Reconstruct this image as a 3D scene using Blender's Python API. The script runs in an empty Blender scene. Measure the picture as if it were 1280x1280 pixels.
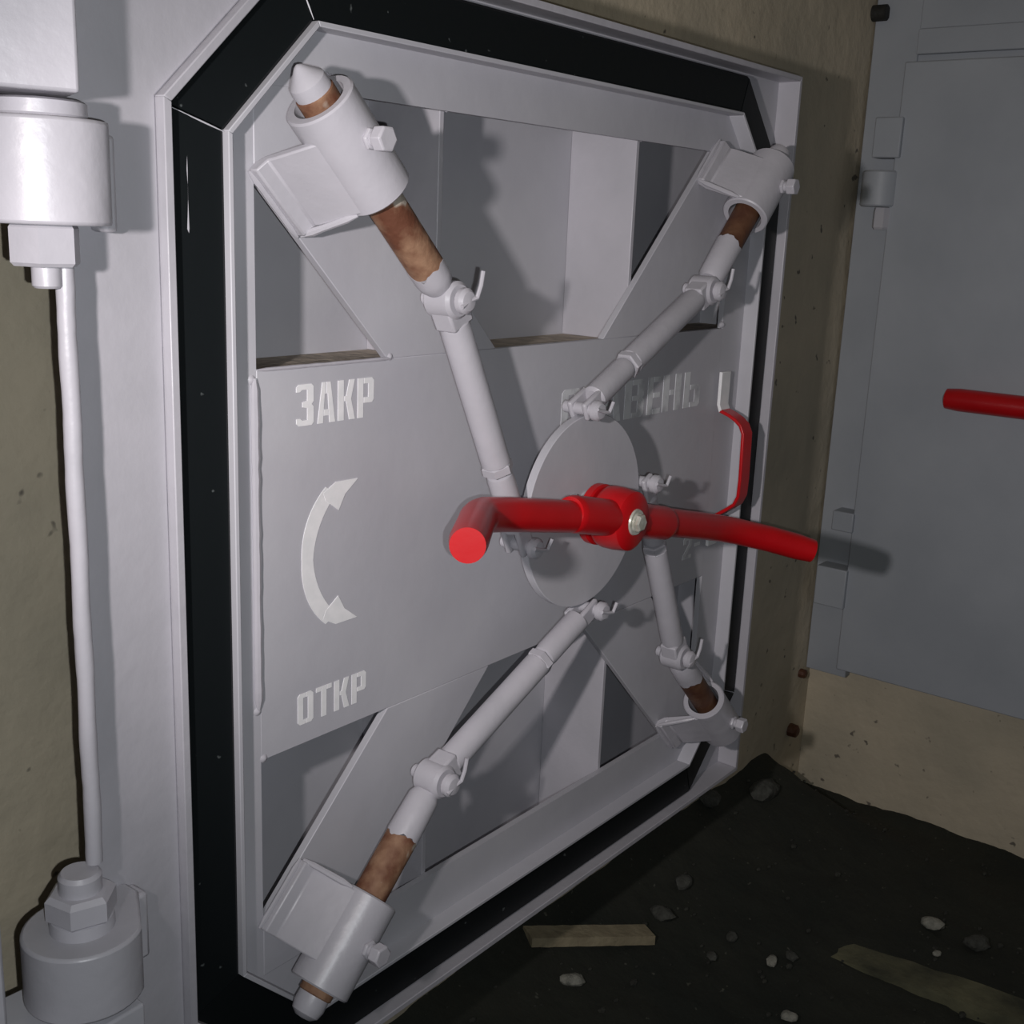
import bpy, bmesh, math, random
from mathutils import Vector, Matrix, noise
random.seed(7)
S = bpy.context.scene
COL = S.collection
ZF = 1.06          # height of the shutter's own zero line above the floor
def T(u, v, n): return Vector((u, -n, v + ZF))     # u right along the shutter, v up, n out of the wall

# ---------------------------------------------------------------- camera, world, lights, exposure
cam_d = bpy.data.cameras.new('camera'); cam = bpy.data.objects.new('camera', cam_d); COL.objects.link(cam); S.camera = cam
RM = [[0.61818039, -0.04017781, -0.78500876], [-0.16493297, 0.96982991, -0.17951898], [0.76853766, 0.24044893, 0.59290318]]
def cw(r): return Vector((r[0], r[2], -r[1]))
right, down, fwd = cw(RM[0]), cw(RM[1]), cw(RM[2])
CP = T(-1.387, 0.415, 0.932)
m = Matrix((right, -down, -fwd)).transposed().to_4x4(); m.translation = CP
cam.matrix_world = m
cam_d.sensor_width = 36; cam_d.sensor_fit = 'HORIZONTAL'; cam_d.lens = 1449.87 / 1280 * 36
cam_d.clip_start = .02
S.view_settings.view_transform = 'Standard'; S.view_settings.look = 'None'
S.view_settings.gamma = 1; S.view_settings.use_curve_mapping = False
S.view_settings.exposure = 0.0
w = bpy.data.worlds.new('world'); S.world = w; w.use_nodes = True
w.node_tree.nodes['Background'].inputs[0].default_value = (.75, .85, 1, 1)
w.node_tree.nodes['Background'].inputs[1].default_value = .035
def point(name, loc, power, rad, col, kind='POINT'):
    l = bpy.data.lights.new(name, kind); l.energy = power; l.shadow_soft_size = rad; l.color = col
    o = bpy.data.objects.new(name, l); o.location = loc; COL.objects.link(o); return o
tl = point('hand_torch', T(-1.5, .435, .62), 52, .02, (1, .935, .93), 'SPOT')
tl.data.spot_size = math.radians(72); tl.data.spot_blend = 1
tl.rotation_euler = (T(.20, .14, 0) - T(-1.5, .435, .62)).to_track_quat('-Z', 'Y').to_euler()
point('phone_flash', CP + right*.030 + down*.022, 22, .004, (.93, .97, 1))

# ---------------------------------------------------------------- materials
def mat(name, base, rough=.5, metal=0, var=None, vscale=6, vlo=.35, vhi=.65, bump=0, bscale=40, speck=None, sscale=90, slo=.68, spec=.5, detail=4, dist=.01):
    mt = bpy.data.materials.new(name); mt.use_nodes = True; nt = mt.node_tree; B = nt.nodes['Principled BSDF']
    B.inputs['Base Color'].default_value = (*base, 1); B.inputs['Roughness'].default_value = rough; B.inputs['Metallic'].default_value = metal
    B.inputs['Specular IOR Level'].default_value = spec
    tc = nt.nodes.new('ShaderNodeTexCoord'); src = tc.outputs['Object']
    def nz(scale, det=detail):
        n = nt.nodes.new('ShaderNodeTexNoise'); n.inputs['Scale'].default_value = scale; n.inputs['Detail'].default_value = det
        nt.links.new(src, n.inputs['Vector']); return n.outputs['Fac']
    def ramp(fac, lo, hi):
        r = nt.nodes.new('ShaderNodeMapRange'); r.inputs[1].default_value = lo; r.inputs[2].default_value = hi; nt.links.new(fac, r.inputs[0]); return r.outputs[0]
    def mix(a, b, f):
        x = nt.nodes.new('ShaderNodeMix'); x.data_type = 'RGBA'; nt.links.new(f, x.inputs['Factor'])
        for s, k in ((a, 6), (b, 7)):
            if isinstance(s, tuple): x.inputs[k].default_value = (*s, 1)
            else: nt.links.new(s, x.inputs[k])
        return x.outputs[2]
    c = base
    if var: c = mix(base, var, ramp(nz(vscale), vlo, vhi))
    if speck: c = mix(c, speck, ramp(nz(sscale, 2), slo, slo + .04))
    if not isinstance(c, tuple): nt.links.new(c, B.inputs['Base Color'])
    if bump:
        bn = nt.nodes.new('ShaderNodeBump'); bn.inputs['Strength'].default_value = bump; bn.inputs['Distance'].default_value = dist
        nt.links.new(nz(bscale), bn.inputs['Height']); nt.links.new(bn.outputs[0], B.inputs['Normal'])
    return mt
GREY = mat('grey_enamel_paint', (.53, .525, .56), .42, var=(.475, .47, .51), vscale=5, bump=.12, bscale=35, dist=.004)
PALE = mat('pale_enamel_paint', (.50, .485, .525), .36, var=(.45, .44, .475), vscale=9, bump=.22, bscale=45, dist=.004)
DGREY = mat('second_door_paint', (.40, .425, .46), .5, var=(.35, .375, .41), vscale=4, bump=.15, bscale=30, dist=.004)
RUB = mat('black_rubber', (.006, .008, .009), .5, speck=(.09, .10, .10), sscale=70, slo=.74, bump=.1, bscale=60, dist=.003, spec=.22)
RUST = mat('rusted_steel', (.13, .045, .022), .75, var=(.34, .20, .12), vscale=32, bump=.4, bscale=90, dist=.004, speck=(.42, .37, .31), sscale=26, slo=.60)
RUSTD = mat('brown_greased_rust', (.07, .022, .010), .6, var=(.13, .06, .03), vscale=30, bump=.4, bscale=90, dist=.004)
RED = mat('red_enamel', (.55, .006, .010), .32, var=(.47, .005, .008), vscale=12, bump=.06, bscale=40, dist=.004)
GALV = mat('galvanised_steel', (.62, .62, .56), .35, metal=.25, bump=.3, bscale=150, dist=.002, var=(.45, .45, .38), vscale=80)
WHITE = mat('white_stencil_paint', (.90, .89, .90), .5, var=(.82, .82, .83), vscale=60)
FADED = mat('faded_stencil_paint', (.72, .73, .75), .6, var=(.42, .42, .45), vscale=35, vlo=.5, vhi=.75)
DUST = mat('brown_dust', (.52, .44, .35), .95, var=(.36, .31, .25), vscale=40, bump=.5, bscale=60)
CONC = mat('tan_concrete', (.60, .52, .385), .9, var=(.46, .41, .31), vscale=3.2, bump=.5, bscale=25, speck=(.17, .15, .12), sscale=30, slo=.70, detail=8)
DIRT = mat('damp_dirt', (.030, .031, .022), .95, var=(.017, .020, .015), vscale=4, bump=.9, bscale=22, speck=(.09, .09, .07), sscale=55, slo=.72, detail=8)
STONE = mat('pale_stone_chip', (.34, .33, .28), .9, var=(.2, .2, .17), vscale=60, bump=.6, bscale=80)
DSTONE = mat('grey_stone_chip', (.085, .087, .075), .9, var=(.05, .05, .042), vscale=60, bump=.6, bscale=80)
GRIT = mat('dark_grit', (.055, .056, .045), .95, var=(.03, .03, .025), vscale=60)
WOOD = mat('pale_wood', (.40, .34, .22), .8, var=(.30, .25, .16), vscale=25, bump=.3, bscale=60)
DWOOD = mat('mud_stained_board', (.20, .19, .11), .9, var=(.06, .06, .04), vscale=7, bump=.5, bscale=40)
BLACK = mat('near_black', (.02, .02, .018), .7, bump=.3, bscale=90)

# ---------------------------------------------------------------- mesh helpers
def obj(name, bm, mt, parent=None, smooth=30, bev=0, kind=None, label=None):
    bmesh.ops.remove_doubles(bm, verts=bm.verts, dist=1e-6)
    bmesh.ops.recalc_face_normals(bm, faces=bm.faces)
    me = bpy.data.meshes.new(name); bm.to_mesh(me); bm.free(); me.materials.append(mt)
    if smooth:
        me.polygons.foreach_set('use_smooth', [True]*len(me.polygons)); me.set_sharp_from_angle(angle=math.radians(smooth))
    o = bpy.data.objects.new(name, me); COL.objects.link(o)
    if bev:
        b = o.modifiers.new('bevel', 'BEVEL'); b.width = bev; b.segments = 2; b.limit_method = 'ANGLE'; b.angle_limit = math.radians(40)
    if parent:
        pm = Matrix.Identity(4); q = parent
        while q: pm = pm @ Matrix.Translation(q.location) if False else pm; q = q.parent
        base = Vector((0, 0, 0)); q = parent
        while q: base += q.location; q = q.parent
        o.parent = parent; me.transform(Matrix.Translation(-base))
    else:
        # top-level mesh: origin at its own base
        xs = [v.co for v in me.vertices]; c = Vector((sum(v.x for v in xs)/len(xs), sum(v.y for v in xs)/len(xs), min(v.z for v in xs)))
        me.transform(Matrix.Translation(-c)); o.location = c
    if kind: o['kind'] = kind
    if label: o['label'] = label
    return o
def tag(o, label, cat, group=None):
    o['label'] = label; o['category'] = cat
    if group: o['group'] = group
    return o
def thing(name, loc, label, cat, group=None):
    o = bpy.data.objects.new(name, None); COL.objects.link(o); o.location = loc; o.empty_display_size = .05
    return tag(o, label, cat, group)
def prism(bm, poly, n0, n1):
    a = [bm.verts.new(T(u, v, n0)) for u, v in poly]; b = [bm.verts.new(T(u, v, n1)) for u, v in poly]
    bm.faces.new(a); bm.faces.new(list(reversed(b)))
    k = len(poly)
    for i in range(k): bm.faces.new((a[i], b[i], b[(i+1) % k], a[(i+1) % k]))
    return bm
def P_(poly, n0, n1): return prism(bmesh.new(), poly, n0, n1)
def box(bm, u0, u1, v0, v1, n0, n1): return prism(bm, [(u0, v0), (u1, v0), (u1, v1), (u0, v1)], n0, n1)
def B_(*a): return box(bmesh.new(), *a)
def lathe(bm, p0, d, prof, seg=32, caps=True, roll=0):
    """prof: (distance along d, radius); p0, d in (u, v, n)"""
    p0 = T(*p0); d = (T(*d) - T(0, 0, 0)).normalized()
    a = d.cross(Vector((0, 0, 1)));
    if a.length < .1: a = d.cross(Vector((1, 0, 0)))
    a.normalize(); b = d.cross(a); rings = []
    for t, r in prof:
        rings.append([bm.verts.new(p0 + d*t + (a*math.cos(roll+2*math.pi*i/seg) + b*math.sin(roll+2*math.pi*i/seg))*max(r, 1e-5)) for i in range(seg)])
    for x, y in zip(rings, rings[1:]):
        for i in range(seg): bm.faces.new((x[i], x[(i+1) % seg], y[(i+1) % seg], y[i]))
    if caps: bm.faces.new(list(reversed(rings[0]))); bm.faces.new(rings[-1])
    return bm
def L_(*a, **k): return lathe(bmesh.new(), *a, **k)
def cyl(bm, p0, p1, r, seg=28, c=.0015, roll=0):
    p0, p1 = Vector(p0), Vector(p1); L = (p1-p0).length
    return lathe(bm, p0, p1-p0, [(0, r-c), (c, r), (L-c, r), (L, r-c)], seg, roll=roll)
def C_(*a, **k): return cyl(bmesh.new(), *a, **k)
def tube(bm, pts, r, seg=20, caps=True):
    P = [T(*p) for p in pts]; rr = r if isinstance(r, (list, tuple)) else [r]*len(P); rings = []; up = None
    for i, p in enumerate(P):
        d = ((P[i+1]-p).normalized() if i < len(P)-1 else Vector((0, 0, 0))) + ((p-P[i-1]).normalized() if i else Vector((0, 0, 0))); d.normalize()
        if up is None: up = d.cross(Vector((0, 0, 1))); up = up if up.length > .1 else d.cross(Vector((1, 0, 0)))
        up = (up - d*up.dot(d)).normalized(); s = d.cross(up)
        rings.append([bm.verts.new(p + (up*math.cos(2*math.pi*k/seg) + s*math.sin(2*math.pi*k/seg))*rr[i]) for k in range(seg)])
    for x, y in zip(rings, rings[1:]):
        for k in range(seg): bm.faces.new((x[k], x[(k+1) % seg], y[(k+1) % seg], y[k]))
    if caps: bm.faces.new(list(reversed(rings[0]))); bm.faces.new(rings[-1])
    return bm
def bez(p0, p1, p2, n=10):
    return [tuple((1-t)**2*a + 2*t*(1-t)*b + t*t*c for a, b, c in zip(p0, p1, p2)) for t in [i/n for i in range(n+1)]]
def oct_(u0, u1, v0, v1, c):   # clockwise from top left
    return [(u0+c, v1), (u1-c, v1), (u1, v1-c), (u1, v0+c), (u1-c, v0), (u0+c, v0), (u0, v0+c), (u0, v1-c)]
def beads(bm, p0, p1, r, step=.012):
    """a lumpy weld bead or painted run between two points"""
    p0, p1 = Vector(p0), Vector(p1); n = max(3, int((p1-p0).length/step))
    pts = [tuple(p0.lerp(p1, i/n)) for i in range(n+1)]
    return tube(bm, pts, [r*(.85+.25*random.random()) if 0 < i < n else r*.4 for i in range(n+1)], 8)

# ---------------------------------------------------------------- the room
def struct(o): o['kind'] = 'structure'; return o
WN, WU = -.22, 1.44
def wall_mesh(c0, du, dv, nu, nv, thick, amp):
    bm = bmesh.new(); g = []
    nrm = du.cross(dv).normalized()
    for i in range(nu+1):
        row = []
        for j in range(nv+1):
            p = c0 + du*(i/nu) + dv*(j/nv)
            row.append(bm.verts.new(p + nrm*(noise.fractal(p*2.3, 1, 2, 5)*amp)))
        g.append(row)
    for i in range(nu):
        for j in range(nv): bm.faces.new((g[i][j], g[i+1][j], g[i+1][j+1], g[i][j+1]))
    r = bmesh.ops.extrude_face_region(bm, geom=bm.faces[:])
    for e in r['geom']:
        if isinstance(e, bmesh.types.BMVert): e.co -= nrm*thick
    return bm
struct(obj('wall_back', wall_mesh(T(-3, -1.16, WN), Vector((WU+3.15, 0, 0)), Vector((0, 0, 2.9)), 110, 70, .12, .006), CONC, smooth=60))
struct(obj('wall_right', wall_mesh(T(WU+.01, -1.16, WN-.05), Vector((0, -3.2, 0)), Vector((0, 0, 2.9)), 110, 90, .12, .008), CONC, smooth=60))
def bank(u, n):      # loose dirt heaped against the back wall
    k = min(1, max(0, (1.42-u)/.22)); k = k*k*(3-2*k)
    return .185*k*max(0, 1-(n+.22)/.75)**2.2
def floor_mesh():
    bm = bmesh.new(); N = 170; g = []
    for i in range(N+1):
        row = []
        for j in range(N+1):
            p = Vector((-1.6 + 3.15*i/N, .3 - 2.4*j/N, 0))
            h = noise.fractal(p*3, 1, 2, 4)*.012 + noise.fractal(p*16, 1, 2, 3)*.006
            near = max(0, 1-abs(WU-p.x)/.12); near2 = max(0, 1-abs(p.y-.22)/.1)
            h += .02*near**1.5 + bank(p.x, -p.y)
            row.append(bm.verts.new((p.x, p.y, h)))
        g.append(row)
    for i in range(N):
        for j in range(N): bm.faces.new((g[i][j], g[i+1][j], g[i+1][j+1], g[i][j+1]))
    r = bmesh.ops.extrude_face_region(bm, geom=bm.faces[:])
    for e in r['geom']:
        if isinstance(e, bmesh.types.BMVert): e.co.z = -.1
    return bm
struct(obj('floor', floor_mesh(), DIRT, smooth=70))
struct(obj('ceiling', B_(-3, WU+.2, 1.74, 1.84, WN-.1, 3.0), CONC))

# steel frame post at the hinge side, close to the camera
post = struct(obj('trim_1', B_(-1.20, -.978, -1.06, 1.74, -.215, .10), GREY, bev=.003))
obj('edge_bead', B_(-.985, -.972, -1.06, 1.74, .094, .104), PALE, post, bev=.004)

# ---------------------------------------------------------------- the shutter
SH = thing('blast_shutter', T(-.1, -.629, -.09), 'square grey steel blast shutter with black rubber seal, corner bolts and red hand lever', 'shutter')
cu, cv = -.069, .028
# leaf body
obj('hinge_flange', P_([(-.815, .684), (-.545, .684), (-.717, .515), (-.717, -.46), (-.545, -.629), (-.815, -.629)], -.028, -.012), PALE, SH, bev=.002)
chi = oct_(-.640, .502, -.542, .601, .115)
cho = oct_(-.720, .592, -.625, .680, .17); chq = [(cho[0][0], .680), (.592, .680), (.592, .680), (.592, -.625), (.592, -.625), (cho[5][0], -.625), cho[6], cho[7]]
for i in range(8):
    j = (i+1) % 8; q4 = [chq[i], chq[j], chi[j], chi[i]]
    if chq[i] == chq[j]: q4 = q4[1:]
    obj('seal_channel', P_(q4, -.052, -.040), GREY, SH, smooth=0)
rim = [(-.717, .515), (-.545, .684), (.596, .684), (.596, -.629), (-.545, -.629), (-.717, -.46)]
def offset(poly, d):
    out = []; k = len(poly)
    for i in range(k):
        a, b, c = Vector(poly[i-1]), Vector(poly[i]), Vector(poly[(i+1) % k])
        e1 = (b-a).normalized(); e2 = (c-b).normalized(); n1 = Vector((e1.y, -e1.x)); n2 = Vector((e2.y, -e2.x))
        mm = (n1+n2).normalized(); out.append(tuple(b + mm*(d/mm.dot(n1))))
    return out
rin = offset(rim, .009)
for i in range(6):
    j = (i+1) % 6
    obj('rim_strip', P_([rim[i], rim[j], rin[j], rin[i]], -.045, 0), PALE, SH, bev=.0012)
lipo = oct_(-.645, .507, -.547, .606, .115); lipi = offset(lipo, .0055)
seo = oct_(-.706, .586, -.619, .666, .155)
for i in range(8):
    j = (i+1) % 8
    obj('seal_retainer', P_([lipo[i], lipo[j], lipi[j], lipi[i]], -.052, 0), GREY, SH, bev=.001)
    bm = bmesh.new()
    A, Bq, Cq, D = [Vector(x) for x in (seo[i], seo[j], lipo[j], lipo[i])]
    ax = (Bq-A).normalized()*.0015
    A, D, Bq, Cq = A+ax, D+ax, Bq-ax, Cq-ax
    prof = [(0, -.040), (0, -.020), (.06, -.0155), (.94, -.007), (1, -.009), (1, -.040)]
    r0 = [bm.verts.new(T(*A.lerp(D, t), n)) for t, n in prof]; r1 = [bm.verts.new(T(*Bq.lerp(Cq, t), n)) for t, n in prof]
    for k in range(len(prof)-1): bm.faces.new((r0[k], r0[k+1], r1[k+1], r1[k]))
    bm.faces.new(r0); bm.faces.new(list(reversed(r1)))
    obj('rubber_seal', bm, RUB, SH)
obj('paint_drip', beads(bmesh.new(), (-.703, .509, -.017), (-.646, .490, -.006), .0009), GREY, SH)
obj('paint_drip', beads(bmesh.new(), (-.552, .664, -.017), (-.531, .607, -.006), .0009), GREY, SH)
obj('paint_drip', beads(bmesh.new(), (-.684, .480, -.0145), (-.684, .385, -.0145), .0022), PALE, SH)
# rails with the rectangular opening
FN, BN = -.026, -.155
op = (-.594, .427, -.470, .542)
oo = lipi
u0, u1, v0, v1 = op
oq = oct_(u0, u1, v0, v1, .055)
for i in range(8):
    j = (i+1) % 8
    obj('frame_rail', P_([oo[i], oo[j], oq[j], oq[i]], -.036, FN), GREY, SH, smooth=0)
obj('back_plate', B_(-.690, .588, -.625, .680, -.172, BN), GREY, SH)
for q in ((-.690, -.680, -.625, .680), (.578, .588, -.625, .680), (-.680, .578, -.625, -.615), (-.680, .578, .670, .680)):
    obj('body_side', B_(*q, BN, -.053), GREY, SH)
# central plate as a deep box beam: front plate + dusty shelf
obj('central_plate', B_(u0, u1, -.190, .256, -.036, FN+.0004), GREY, SH, bev=.001)
obj('beam_shelf', B_(-.679, .577, .238, .2465, BN, -.0365), GREY, SH)
obj('dust_layer', B_(-.679, .577, .2465, .249, BN, -.0365), DUST, SH)
obj('beam_shelf', B_(-.679, .577, -.182, -.174, BN, -.0365), GREY, SH)
def uprism(poly, ua, ub_):       # outline in (v, n), extruded along u
    bm = bmesh.new(); A = [bm.verts.new(T(ua, v, n)) for v, n in poly]; B = [bm.verts.new(T(ub_, v, n)) for v, n in poly]
    bm.faces.new(A); bm.faces.new(list(reversed(B))); k = len(poly)
    for i in range(k): bm.faces.new((A[i], B[i], B[(i+1) % k], A[(i+1) % k]))
    return bm
for uu in (-.300, .137):
    for poly in ([(.249, BN), (.669, BN), (.669, -.0535), (.590, -.0535), (.590, -.0362), (.249, -.0362)],
                 [(-.614, BN), (-.184, BN), (-.184, -.0362), (-.530, -.0362), (-.530, -.0535), (-.614, -.0535)]):
        obj('stiffener_rib', uprism(poly, uu-.004, uu+.004), PALE, SH, bev=.001)
# diagonal braces, clipped to the opening
def brace(su, sv):
    h = .072*math.sqrt(2)     # half width measured along u or v
    ub, vb = (u0 if su < 0 else u1), (v0 if sv < 0 else v1)
    vi = (-.190 if sv < 0 else .256)
    # the two long edges satisfy  su*(u-cu) - sv*(v-cv) = +-h
    pts = []
    def at_v(v, k): return (cu + su*(sv*(v-cv) + k*h), v)
    def at_u(u, k): return (u, cv + sv*(su*(u-cu) - k*h))
    a = at_v(vb, -1)
    b = at_u(ub, 1) if abs(at_u(ub, 1)[1]-cv) < abs(vb-cv) else at_v(vb, 1)
    pts = [at_v(vi, -1), a, (ub, vb), b, at_v(vi, 1)]
    obj('diagonal_brace', P_(pts, -.036, FN+.0008), GREY, SH, bev=.001)
for su, sv in ((-1, 1), (1, 1), (1, -1), (-1, -1)): brace(su, sv)
# weld beads
for a, b, r in (((-.598, .248, -.024), (-.598, -.125, -.024), .0048), ((-.594, .256, -.025), (-.39, .256, -.025), .0022),
                ((-.298, v1+.003, -.03), (-.298, v1+.003, -.034), .004), ((.137, v1+.003, -.03), (.137, v1+.003, -.034), .004),
                ((.141, .27, -.03), (.141, .33, -.03), .004)):
    obj('weld_bead', beads(bmesh.new(), a, b, r), PALE, SH)
for u, v in ((-.600, .246), (-.598, -.128), (-.590, -.188), (-.394, .258), (.427, .262)):
    obj('weld_spot', L_((u, v, -.030), (0, 0, 1), [(0, .006), (.004, .0055), (.006, .003), (.007, .0005)], 12), PALE, SH)

# stencilled lettering (flat print), heavy condensed stencil capitals on a 6 x 10 grid
G = {
 'З': [[(0,8.2),(1.2,8.2),(1.8,8.7),(3.6,8.7),(3.6,6),(2,5.7),(2,4.5),(3.6,4.2),(3.6,1.3),(1.8,1.3),(1.2,1.8),(0,1.8),(0,.6),(.8,0),(5,0),(5.7,.7),(5.7,4.4),(5,5.1),(5.7,5.8),(5.7,9.3),(5,10),(.8,10),(0,9.4)]],
 'А': [[(0,0),(1.8,0),(2.4,7.2),(2.75,7.2),(2.75,10),(1.6,10)], [(3.1,10),(3.1,7.2),(3.5,7.2),(4.1,0),(6,0),(4.4,10)], [(2.15,1.8),(3.75,1.8),(3.6,3.3),(2.3,3.3)]],
 'К': [[(0,0),(2,0),(2,10),(0,10)], [(2.3,4.7),(2.9,4.7),(4,0),(6,0),(4.6,5.2),(5.9,10),(4,10),(2.9,6),(2.3,6)]],
 'Р': [[(0,0),(2,0),(2,10),(0,10)], [(2.3,10),(5.2,10),(5.9,9.2),(5.9,4.5),(5.2,3.7),(2.3,3.7),(2.3,5.1),(3.9,5.1),(3.9,8.6),(2.3,8.6)]],
 'О': [[(.8,0),(2.8,0),(2.8,1.4),(2,1.4),(2,8.6),(2.8,8.6),(2.8,10),(.8,10),(0,9.2),(0,.8)], [(3.1,0),(5.1,0),(5.9,.8),(5.9,9.2),(5.1,10),(3.1,10),(3.1,8.6),(3.9,8.6),(3.9,1.4),(3.1,1.4)]],
 'Т': [[(0,8.6),(1.8,8.6),(1.8,10),(0,10)], [(2.05,0),(3.95,0),(3.95,10),(2.05,10)], [(4.2,8.6),(6,8.6),(6,10),(4.2,10)]],
 'С': [[(.8,0),(5.1,0),(5.9,.8),(5.9,3),(3.9,3),(3.9,1.4),(2,1.4),(2,8.6),(3.9,8.6),(3.9,7),(5.9,7),(5.9,9.2),(5.1,10),(.8,10),(0,9.2),(0,.8)]],
 'В': [[(0,0),(2,0),(2,10),(0,10)], [(2.3,0),(5.2,0),(5.9,.8),(5.9,4.5),(5.3,5.1),(5.8,5.7),(5.8,9.2),(5.1,10),(2.3,10),(2.3,8.6),(3.9,8.6),(3.9,5.8),(2.3,5.8),(2.3,4.5),(3.9,4.5),(3.9,1.4),(2.3,1.4)]],
 'Е': [[(0,0),(2,0),(2,10),(0,10)], [(2.3,8.6),(5.2,8.6),(5.2,10),(2.3,10)], [(2.3,4.4),(4.8,4.4),(4.8,5.8),(2.3,5.8)], [(2.3,0),(5.2,0),(5.2,1.4),(2.3,1.4)]],
 'Н': [[(0,0),(2,0),(2,10),(0,10)], [(4,0),(6,0),(6,10),(4,10)], [(2.3,4.4),(3.7,4.4),(3.7,5.8),(2.3,5.8)]],
 'Ь': [[(0,0),(2,0),(2,10),(0,10)], [(2.3,0),(5.2,0),(5.9,.8),(5.9,5.6),(5.2,6.3),(2.3,6.3),(2.3,4.9),(3.9,4.9),(3.9,1.4),(2.3,1.4)]],
 '2': [[(0,0),(5.9,0),(5.9,1.6),(2.4,1.6),(5.9,6),(5.9,9.2),(5.1,10),(.8,10),(0,9.2),(0,6.9),(2,6.9),(2,8.5),(3.9,8.5),(3.9,6.4),(0,1.7)]],
 '-': [[(.5,4.4),(4.2,4.4),(4.2,5.9),(.5,5.9)]],
}
def word(txt, u, v, h, wd, gap, mt):
    for ch in txt:
        if ch != ' ':
            bm = bmesh.new()
            for poly in G[ch]: prism(bm, [(u + x/6*wd, v + y/10*h) for x, y in poly], FN, FN+.0011)
            obj('stencil_letter', bm, mt, SH, smooth=0)
        u += wd + gap
word('ЗАКР', -.5395, .190, .046, .0265, .0045, WHITE)
word('ОТКР', -.5395, -.165, .0385, .0245, .0045, WHITE)
for ch, lu, lw in (('С', -.040, .048), ('Т', .013, .042), ('А', .060, .057), ('В', .127, .057), ('Е', .194, .047), ('Н', .241, .057), ('Ь', .309, .055)):
    word(ch, lu, .128, .060, lw, 0, FADED)
word('2-', .348, -.145, .040, .030, .008, FADED)
# double headed arrow
def arrow():
    bm = bmesh.new(); cx, cy, R, rx = -.428, .033, .099, .096
    inner, outer = [], []
    for i in range(25):
        a = math.radians(180-52 + 104*i/24); wd = .0085 + .006*abs(i-12)/12
        outer.append((cx+(rx+wd)*math.cos(a), cy+(R+wd*.4)*math.sin(a))); inner.append((cx+(rx-wd)*math.cos(a), cy+(R-wd*.4)*math.sin(a)))
    for i in range(24):
        prism(bm, [outer[i], outer[i+1], inner[i+1], inner[i]], FN, FN+.0011)
    for s in (1, -1):
        prism(bm, [(-.496, cy+s*.066), (-.500, cy+s*.076), (-.480, cy+s*.0865), (-.445, cy+s*.086), (-.466, cy+s*.070), (-.476, cy+s*.052), (-.484, cy+s*.058)], FN+.0002, FN+.0013)
    return bm
obj('painted_arrow', arrow(), WHITE, SH, smooth=0)

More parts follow.
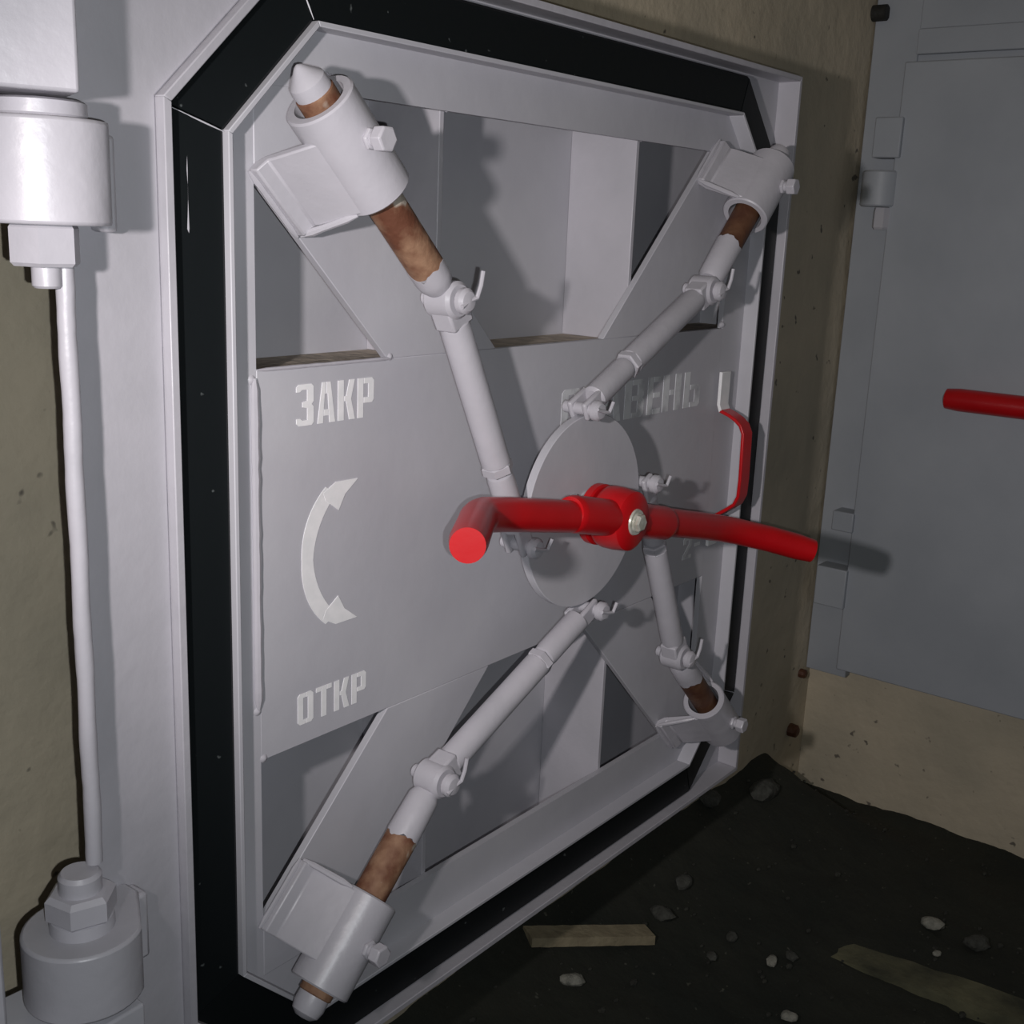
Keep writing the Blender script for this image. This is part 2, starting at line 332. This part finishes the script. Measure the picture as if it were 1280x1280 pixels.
# corner sockets, bolts, links
def corner(su, sv, pin_ang, rust0, head_t, rustmat, tip=((0, .0190), (.020, .0196), (.029, .0170), (.034, .010), (.035, .001))):
    D = Vector((su, sv, 0))/math.sqrt(2); N = Vector((0, 0, 1)); W = Vector((-sv, su, 0))/math.sqrt(2)   # W across
    O = Vector((cu, cv, 0)); ax = .040
    def p(t, w_=0, n=ax): return tuple(O + D*t + W*w_ + N*(n))
    # saddle made of two sloping cheek plates and a back pad
    sad = obj('bolt_bracket', bmesh.new(), PALE) if False else None
    bm = bmesh.new()
    t0, t1 = .590, .680
    for s in (1, -1):
        sec = [(s*.073, FN), (s*.073, FN+.013), (s*.058, FN+.018), (s*.056, FN+.026), (s*.036, ax+.008), (s*.028, ax+.004), (s*.052, FN+.010), (s*.062, FN)]
        a = [bm.verts.new(T(*p(t0, x, n))) for x, n in sec]; b = [bm.verts.new(T(*p(t1, x, n))) for x, n in sec]
        bm.faces.new(a); bm.faces.new(list(reversed(b)))
        for i in range(8): bm.faces.new((a[i], b[i], b[(i+1) % 8], a[(i+1) % 8]))
    br = obj('bolt_bracket', bm, PALE, SH, bev=.002)
    bm = bmesh.new()
    for s in (1, -1):
        a = [bm.verts.new(T(*p(t, x, n))) for t, x, n in ((t0+.004, s*.078, FN+.012), (t1, s*.078, FN+.012))]
    bm.free()
    obj('weld_bead', beads(bmesh.new(), p(t0, -.074, FN+.003), p(t1, -.074, FN+.003), .004), PALE, br)
    obj('weld_bead', beads(bmesh.new(), p(t0, .074, FN+.003), p(t1, .074, FN+.003), .004), PALE, br)
    obj('weld_bead', beads(bmesh.new(), p(t0-.001, .038, ax), p(t0-.001, .071, FN+.006), .0045), PALE, br)
    obj('weld_bead', beads(bmesh.new(), p(t0-.001, -.038, ax), p(t0-.001, -.071, FN+.006), .0045), PALE, br)
    # hollow socket
    so = L_(p(.586), D, [(0, .028), (0, .0355), (.002, .0375), (.116, .0375), (.118, .0355), (.118, .028), (0, .028)], 40, caps=False)
    so = obj('bolt_socket', so, PALE, SH, smooth=40)
    # clamp bolt standing on the socket
    nb = obj('clamp_bolt', C_(p(head_t, 0, ax+.032), p(head_t, 0, ax+.052), .008, seg=16), PALE, SH)
    obj('hex_head', C_(p(head_t, 0, ax+.047), p(head_t, 0, ax+.062), .0135, seg=6), PALE, nb, bev=.001)
    obj('lock_nut', C_(p(head_t, 0, ax+.036), p(head_t, 0, ax+.042), .012, seg=6), PALE, nb, bev=.001)
    # the locking bolt itself
    lb = obj('locking_bolt', L_(p(rust0), D, [(0, .0210), (.712-rust0, .0210), (.716-rust0, .016)], 32), rustmat, SH)
    obj('painted_tip', L_(p(.706), D, list(tip), 28), PALE, lb, label='white painted rounded bolt tip')
    bmn = L_(p(.445), D, [(0, .016), (.008, .0200), (rust0-.445-.014, .0212), (rust0-.445+.003, .0216)], 40)
    bmn.verts.ensure_lookup_table(); dw = T(*D) - T(0, 0, 0)
    for i, v in enumerate(bmn.verts[-40:]): v.co += dw*(.010*noise.noise(v.co*55) + .0012*math.sin(i*1.9))      # ragged paint edge
    obj('painted_neck', bmn, PALE, lb, label='white painted length of the bolt')
    # knuckle joint
    J = .425
    kn = obj('knuckle_joint', C_(p(J, 0, ax-.020), p(J, 0, ax+.020), .022, seg=28, c=.004), PALE, SH)
    obj('joint_pin', C_(p(J, 0, ax-.034), p(J, 0, ax+.032), .009, seg=16), PALE, kn)
    obj('pin_head', L_(p(J, 0, ax+.024), N, [(0, .015), (.006, .015), (.010, .011), (.012, .002)], 20), PALE, kn)
    q = Vector(p(J, 0, ax+.033))
    obj('cotter_pin', tube(bmesh.new(), [tuple(q+Vector(x)) for x in ((-.012, -.006, 0), (0, 0, 0), (.012, .004, .002), (.016, .018, .004), (.018, .034, .005))], .0028, 8), PALE, kn)
    # link to the disc
    pa = math.radians(pin_ang); PN = Vector((cu + .149*math.cos(pa), cv + .149*math.sin(pa), ax+.006))
    A = Vector(p(J)); d = (PN-A); Lk = d.length; d.normalize(); sdir = Vector((-d.y, d.x, 0))
    lk = obj('link_rod', L_(A + d*.028, d, [(0, .012), (.004, .0175), (.010, .0185), (Lk-.028-.130, .0185), (Lk-.028-.126, .0155)], 28), PALE, SH)
    obj('end_fork', P3(A, d, sdir, .034, -.014, .016, .020), PALE, lk, bev=.003)
    obj('hex_nut', L_(A + d*(Lk-.130), d, [(0, .018), (.002, .0205), (.012, .0205), (.014, .018)], 6), PALE, lk, smooth=20)
    obj('end_sleeve', L_(A + d*(Lk-.115), d, [(0, .012), (.003, .0165), (.010, .0175), (.085, .0175), (.089, .013)], 24), PALE, lk)
    for s in (1, -1):
        bmq = bmesh.new(); c0 = A + d*(Lk-.034)
        quad = [c0 - sdir*.013, c0 - sdir*.013 + d*.044, c0 + sdir*.013 + d*.044, c0 + sdir*.013]
        prism(bmq, [(x.x, x.y) for x in quad], ax + .003 + s*.012 - .004, ax + .003 + s*.012 + .004)
        obj('fork_cheek', bmq, PALE, lk, bev=.003)
    pn = obj('disc_pin', C_(tuple(PN - N*.03), tuple(PN + N*.030), .0085, seg=16), PALE, SH)
    obj('pin_head', L_(tuple(PN + N*.020), N, [(0, .014), (.007, .014), (.011, .010), (.012, .001)], 20), PALE, pn)
    obj('cotter_pin', tube(bmesh.new(), [tuple(PN + N*.033 + Vector(x)) for x in ((-.014, .004, 0), (0, 0, 0), (.012, -.002, .002), (.018, .012, .004))], .0026, 8), PALE, pn)
def P3(A, d, s, L, n0, n1, wd):
    c = A; quad = [c - s*wd, c - s*wd*.9 + d*L, c + s*wd*.9 + d*L, c + s*wd]
    return prism(bmesh.new(), [(x.x, x.y) for x in quad], A.z+n0, A.z+n1)
corner(-1, 1, 188, .475, .655, RUST, ((0, .0190), (.012, .0200), (.020, .0190), (.036, .0045), (.038, .001)))
corner(1, 1, 98, .52, .655, RUSTD)
corner(1, -1, 8, .50, .655, RUSTD)
corner(-1, -1, 278, .505, .640, RUST)

# locking disc, shaft and hand lever
dk = obj('locking_disc', L_((cu, cv, .034), (0, 0, 1), [(0, .136), (.001, .138), (.012, .138), (.013, .137)], 72), GREY, SH)
obj('spindle', L_((cu, cv, -.026), (0, 0, 1), [(0, .040), (.030, .040), (.058, .040), (.060, .030), (.075, .030), (.076, .021), (.100, .021)], 32), GREY, dk)
obj('set_screw', C_((cu-.036, cv+.022, .03), (cu-.036, cv+.022, .052), .010, seg=6), PALE, dk)
th = math.atan2(-.066, .288); A2 = Vector((math.cos(th), math.sin(th), 0)); HC = Vector((cu, cv, .104))
rel = lambda x, y, n: (cu+x, cv+y, n)
lever_pts = [rel(-.441, .067, .200), rel(-.425, .066, .188), rel(-.350, .0615, .135), rel(-.335, .061, .124), rel(-.318, .0595, .1135), rel(-.298, .057, .1045), rel(-.25, .049, .104), rel(-.10, .02, .104), rel(0, 0, .104),
  rel(.10, -.021, .104), rel(.25, -.056, .104), rel(.295, -.067, .1058), rel(.33, -.076, .115), rel(.36, -.085, .126), rel(.39, -.094, .145), rel(.425, -.107, .180), rel(.443, -.114, .200)]
lv = obj('hand_lever', tube(bmesh.new(), lever_pts, [.019] + [.0212]*15 + [.019], 28), RED, SH, smooth=50)
# (lever arms are one bent tube)
for s in (1, -1):
    obj('arm_sleeve', L_(tuple(HC + A2*s*.03), tuple(A2*s), [(0, .0250), (.085, .0250), (.092, .0246), (.097, .0222)], 32), RED, lv)
obj('lever_hub', L_(tuple(HC - Vector((0, 0, .026))), (0, 0, 1), [(0, .038), (.003, .042), (.010, .044), (.026, .044), (.046, .041), (.051, .034)], 36), RED, lv, smooth=45)
obj('hub_flange', L_((cu, cv, .060), (0, 0, 1), [(0, .040), (.002, .043), (.012, .043), (.014, .040)], 40), RED, lv)
obj('hub_bolt', L_((cu, cv, .1285), (0, 0, 1), [(0, .0190), (.003, .0175), (.003, .0135), (.006, .0130), (.007, .010)], 20), GALV, lv, label='galvanised bolt and washer on the hub')
obj('hub_bolt_head', L_((cu, cv, .1315), (0, 0, 1), [(0, .0125), (.007, .0125), (.009, .010)], 6), GALV, lv, smooth=20)

# pull handle on the right rail
def ribbon(bm, pts, u0_, u1_, th_):
    """flat bar following (v, n) points"""
    V = [Vector(p) for p in pts]; off = []
    for i, p in enumerate(V):
        d = (V[min(i+1, len(V)-1)] - V[max(i-1, 0)]).normalized(); off.append(p + Vector((d.y, -d.x))*th_)
    rows = [[bm.verts.new(T(u, q[0], q[1])) for u, q in ((u0_, a), (u1_, a), (u1_, b), (u0_, b))] for a, b in zip(V, off)]
    for x, y in zip(rows, rows[1:]):
        for k in range(4): bm.faces.new((x[k], x[(k+1) % 4], y[(k+1) % 4], y[k]))
    bm.faces.new(rows[0]); bm.faces.new(list(reversed(rows[-1]))); return bm
hu0, hu1 = .416, .448
ph = obj('pull_handle', ribbon(bmesh.new(), [(.112, -.014), (.106, .004), (.100, .016), (.092, .026), (.080, .032), (.0, .034), (-.030, .033), (-.044, .027), (-.056, .012), (-.066, -.002), (-.072, -.012)], hu0, hu1, .006), RED, SH, smooth=40, bev=.0015)
obj('handle_foot', ribbon(bmesh.new(), [(.182, -.019), (.125, -.019), (.117, -.016), (.112, -.014)], hu0, hu1, .006), WHITE, ph, bev=.001, label='white painted foot of the red pull handle')
obj('handle_foot', ribbon(bmesh.new(), [(-.072, -.012), (-.077, -.016), (-.085, -.019), (-.13, -.019)], hu0, hu1, .006), WHITE, ph, bev=.001, label='white painted foot of the red pull handle')

# ---------------------------------------------------------------- hinges on the left
AX = (-.853, .022)       # hinge axis (u, n)
def lug_poly(u, n, r, ub):       # plan outline: round nose + block running to the flange, in (u, n)
    pts = []
    for i in range(25):
        a = math.radians(50 + 220*i/24); pts.append((u + r*math.cos(a), n + r*math.sin(a)))
    pts += [(ub, -.012), (ub, .010)]
    return pts
def vprism(bm, poly, v0_, v1_):
    a = [bm.verts.new(T(u, v0_, n)) for u, n in poly]; b = [bm.verts.new(T(u, v1_, n)) for u, n in poly]
    bm.faces.new(a); bm.faces.new(list(reversed(b))); k = len(poly)
    for i in range(k): bm.faces.new((a[i], b[i], b[(i+1) % k], a[(i+1) % k]))
    return bm
def lug(name, v0_, v1_, r):
    return vprism(bmesh.new(), lug_poly(AX[0], AX[1], r, -.783), v0_, v1_)
obj('hinge_lug', lug('a', .400, .482, .056), PALE, SH, smooth=35, bev=.003)
obj('lug_pad', B_(-.790, -.776, .394, .476, -.013, .012), PALE, SH, bev=.004)
H1 = thing('hinge_bracket', T(AX[0], .35, AX[1]), 'white hinge block with collar, pin and hex nut at the shutter\'s upper left corner', 'hinge')
bm = bmesh.new(); a = math.radians(22); ca, sa = math.cos(a), math.sin(a)
poly = [(AX[0]+x*ca - y*sa*-1*-1, AX[1]+x*sa + y*ca) for x, y in ((-.21, -.06), (.024, -.06), (.024, .052), (-.21, .052))]
obj('hinge_block', vprism(bm, poly, .500, .600), PALE, H1, bev=.003)
obj('upper_collar', L_((AX[0], .483, AX[1]), (0, 1, 0), [(0, .036), (.002, .038), (.012, .038), (.014, .034)], 40), PALE, H1)
obj('pin_nut', L_((AX[0], .366, AX[1]), (0, 1, 0), [(0, .026), (.003, .029), (.031, .029), (.034, .027)], 6, roll=.35), PALE, H1, smooth=20)
obj('pin_end', L_((AX[0], .348, AX[1]), (0, 1, 0), [(0, .010), (.002, .012), (.02, .012)], 20), PALE, H1)
obj('hinge_lug', lug('b', -.322, -.252, .056), PALE, SH, smooth=35, bev=.003)
obj('lug_pad', B_(-.790, -.774, -.330, -.256, -.013, .014), PALE, SH, bev=.004)
H2 = thing('hinge_pin', T(AX[0], -.375, AX[1]), 'white painted hinge pin with hex head at the shutter\'s lower left corner', 'hinge')
obj('pin_collar', L_((AX[0], -.253, AX[1]), (0, 1, 0), [(0, .030), (.008, .030), (.013, .029), (.014, .027)], 36), PALE, H2)
obj('pin_nut', L_((AX[0], -.240, AX[1]), (0, 1, 0), [(0, .030), (.003, .033), (.022, .033), (.027, .028)], 6, roll=.2), PALE, H2, smooth=20)
obj('pin_head', L_((AX[0], -.214, AX[1]), (0, 1, 0), [(0, .020), (.016, .020), (.020, .017)], 28), PALE, H2)
bm = bmesh.new()
poly = [(AX[0]+x, AX[1]+y) for x, y in ((-.14, -.07), (.035, -.06), (.035, .045), (-.14, .05))]
obj('pin_shank', L_((AX[0], -.336, AX[1]), (0, 1, 0), [(0, .026), (.015, .026)], 24), PALE, H2)
obj('frame_lug', vprism(bm, poly, -.45, -.335), GREY, H2, bev=.003)
# long rod along the flange edge
rp = [(-.838 + .0004*math.sin(i*.5), .398 - i*(.398+.190)/60, .024) for i in range(61)]
rd = obj('flange_rod', tube(bmesh.new(), rp, [.0076 + .0006*random.random() for _ in rp], 14), PALE, smooth=60)
tag(rd, 'long thin white painted rod running between the upper and lower hinge', 'rod')

# ---------------------------------------------------------------- second door on the right wall
def RB(bm, v0_, v1_, n0, n1, out0, out1): return box(bm, WU-out1, WU-out0, v0_, v1_, n0, n1)
D2 = thing('steel_door', T(WU-.05, -.66, .45), 'flat dark grey steel door with red lever on the right wall', 'door')
obj('door_leaf', RB(bmesh.new(), -.665, .81, -.115, 1.15, .030, .075), DGREY, D2, bev=.003)
obj('hinge_ear', RB(bmesh.new(), .600, .690, -.165, -.100, .030, .088), DGREY, D2, bev=.003)
obj('hinge_ear', RB(bmesh.new(), -.50, -.398, -.190, -.110, .030, .088), DGREY, D2, bev=.003)
obj('hinge_ear', RB(bmesh.new(), -.300, -.250, -.165, -.110, .030, .085), DGREY, D2, bev=.003)
obj('knuckle', L_((WU-.060, .490, -.145), (0, 1, 0), [(0, .040), (.004, .044), (.078, .044), (.082, .040)], 28), DGREY, D2)
obj('knuckle_nut', L_((WU-.070, .438, -.130), (0, 1, 0), [(0, .018), (.005, .022), (.040, .022), (.050, .02)], 6), GREY, D2)
lv2 = obj('door_lever', tube(bmesh.new(), [(WU-.125, .068, n) for n in (.086, .091, .12, .3, .6, .63, .635)], [.013, .023, .026, .026, .026, .023, .013], 24), RED, D2, label='red tubular lever on the grey door')
obj('lever_spindle', C_((WU-.15, .068, .36), (WU-.07, .068, .36), .035, seg=24), RED, lv2)
F2 = thing('door_frame', T(WU-.02, -.66, -.17), 'dark grey steel frame around the door on the right wall', 'door frame')
obj('side_jamb', RB(bmesh.new(), -.70, 1.10, -.214, -.105, 0, .030), DGREY, F2, bev=.002)
obj('backing_plate', RB(bmesh.new(), .70, 1.10, -.105, 1.2, -.004, .024), DGREY, F2)
obj('top_rail', RB(bmesh.new(), .83, .885, -.105, 1.2, .0245, .040), DGREY, F2, bev=.002)
obj('head_plate', RB(bmesh.new(), .885, 1.10, -.105, 1.2, .0245, .034), DGREY, F2, bev=.002)
# dark stubs near the corner; the low two stand in for wall holes
s = obj('wall_stub', L_((1.40, .925, WN-.01), (0, 0, 1), [(0, .018), (.045, .018), (.048, .014)], 18), BLACK); tag(s, 'dark round stub high in the wall corner', 'stub')
s = obj('wall_stub', L_((1.36, -.865, WN-.01), (0, 0, 1), [(0, .019), (.030, .017), (.034, .012)], 9), RUSTD); tag(s, 'lower of two dark stubs standing in for holes low in the wall corner', 'stub')
s = obj('wall_stub', L_((1.385, -.71, WN-.01), (0, 0, 1), [(0, .013), (.026, .012), (.030, .008)], 9), RUSTD); tag(s, 'upper of two dark stubs standing in for holes low in the wall corner', 'stub')

# ---------------------------------------------------------------- on the floor
def board(c, half, wd, th, ang, tilt, z, mt, name, wob):
    """c = (u, n) centre, half length, width, thickness, heading and slope of the long axis"""
    bm = bmesh.new(); n = 16; rows = []
    d = Vector((math.cos(ang), -math.sin(ang), 0)); w_ = Vector((-d.y, d.x, 0)); d = (d + Vector((0, 0, math.tan(tilt)))).normalized()
    for i in range(n+1):
        p = Vector((c[0], -c[1], z)) + d*(half*(2*i/n-1))
        rows.append([bm.verts.new(p + w_*(s_*wd/2 + random.uniform(-wob, wob)) + Vector((0, 0, t_))) for s_, t_ in ((-1, 0), (1, 0), (1, th), (-1, th))])
    for x, y in zip(rows, rows[1:]):
        for k in range(4): bm.faces.new((x[k], x[(k+1) % 4], y[(k+1) % 4], y[k]))
    bm.faces.new(rows[0]); bm.faces.new(list(reversed(rows[-1])))
    return obj(name, bm, mt, smooth=40)
tag(board((.292, -.130), .138, .042, .020, .49, -.215, .140, WOOD, 'wood_offcut', .001), 'short pale piece of board on the dirt under the shutter', 'board')
tag(board((.795, .47), .37, .075, .035, 1.42, 0, -.004, DWOOD, 'muddy_board', .004), 'long muddy board half sunk in dirt near the right wall', 'board')
def stone(x, n, r, mt, label, seed):
    bm = bmesh.new(); bmesh.ops.create_icosphere(bm, subdivisions=2, radius=r)
    rot = Matrix.Rotation(seed*1.7, 3, 'Z')
    for v in bm.verts:
        k = 1 + .35*noise.noise(v.co*(1.3/r) + Vector((seed*3.1, 0, 0)))
        v.co = rot @ Vector((v.co.x*k*1.25, v.co.y*k*.85, v.co.z*k*.6))
    bmesh.ops.translate(bm, verts=bm.verts, vec=(x, -n, r*.40+.004+bank(x, n)))
    return tag(obj('stone', bm, mt, smooth=35), label, 'stone', 'stone chips on the dirt floor')
ST = [(.990, .309, .022, STONE, 'largest pale stone chip, on the dirt near the right wall'),
      (.583, .120, .013, STONE, 'pale stone chip just left of the muddy board'),
      (.475, .211, .014, STONE, 'pale stone chip at the bottom edge of the picture'),
      (.568, .036, .014, DSTONE, 'grey stone chip uppermost of three by the muddy board\'s far end'),
      (.178, -.091, .018, STONE, 'stone chip below the pale wood offcut'),
      (.482, .037, .012, DSTONE, 'small grey stone chip lowest of those right of the wood offcut'),
      (.995, .403, .024, DSTONE, 'large grey stone chip at the right edge of the picture'),
      (.632, .142, .013, DSTONE, 'grey stone chip touching the pale chip by the muddy board'),
      (.90, .35, .009, STONE, 'tiny pale stone chip below the largest one'),
      (.88, -.20, .030, DSTONE, 'flat grey stone under the shutter\'s right corner'),
      (1.06, -.14, .036, DSTONE, 'broad grey stone in the dark by the back wall'),
      (.48, -.08, .022, DSTONE, 'grey stone just right of the pale wood offcut'),
      (.60, -.10, .020, DSTONE, 'grey stone on the dirt bank behind the offcut, right')]
for k, (x, n, r, mt, lab) in enumerate(ST): stone(x, n, r, mt, lab, k+1)
bm = bmesh.new()
for k in range(420):
    x, n = random.uniform(-.6, 1.38), random.uniform(-.2, .9); r = random.uniform(.002, .006)*random.choice((.7, 1, 1.4))
    g = bmesh.ops.create_icosphere(bm, subdivisions=1, radius=r)
    bmesh.ops.scale(bm, verts=g['verts'], vec=(1.3, .9, .6)); bmesh.ops.translate(bm, verts=g['verts'], vec=(x, -n, .005+bank(x, n)))
gr = obj('gravel', bm, GRIT, smooth=0, kind='stuff'); tag(gr, 'fine grey grit scattered over the dark dirt floor', 'gravel')
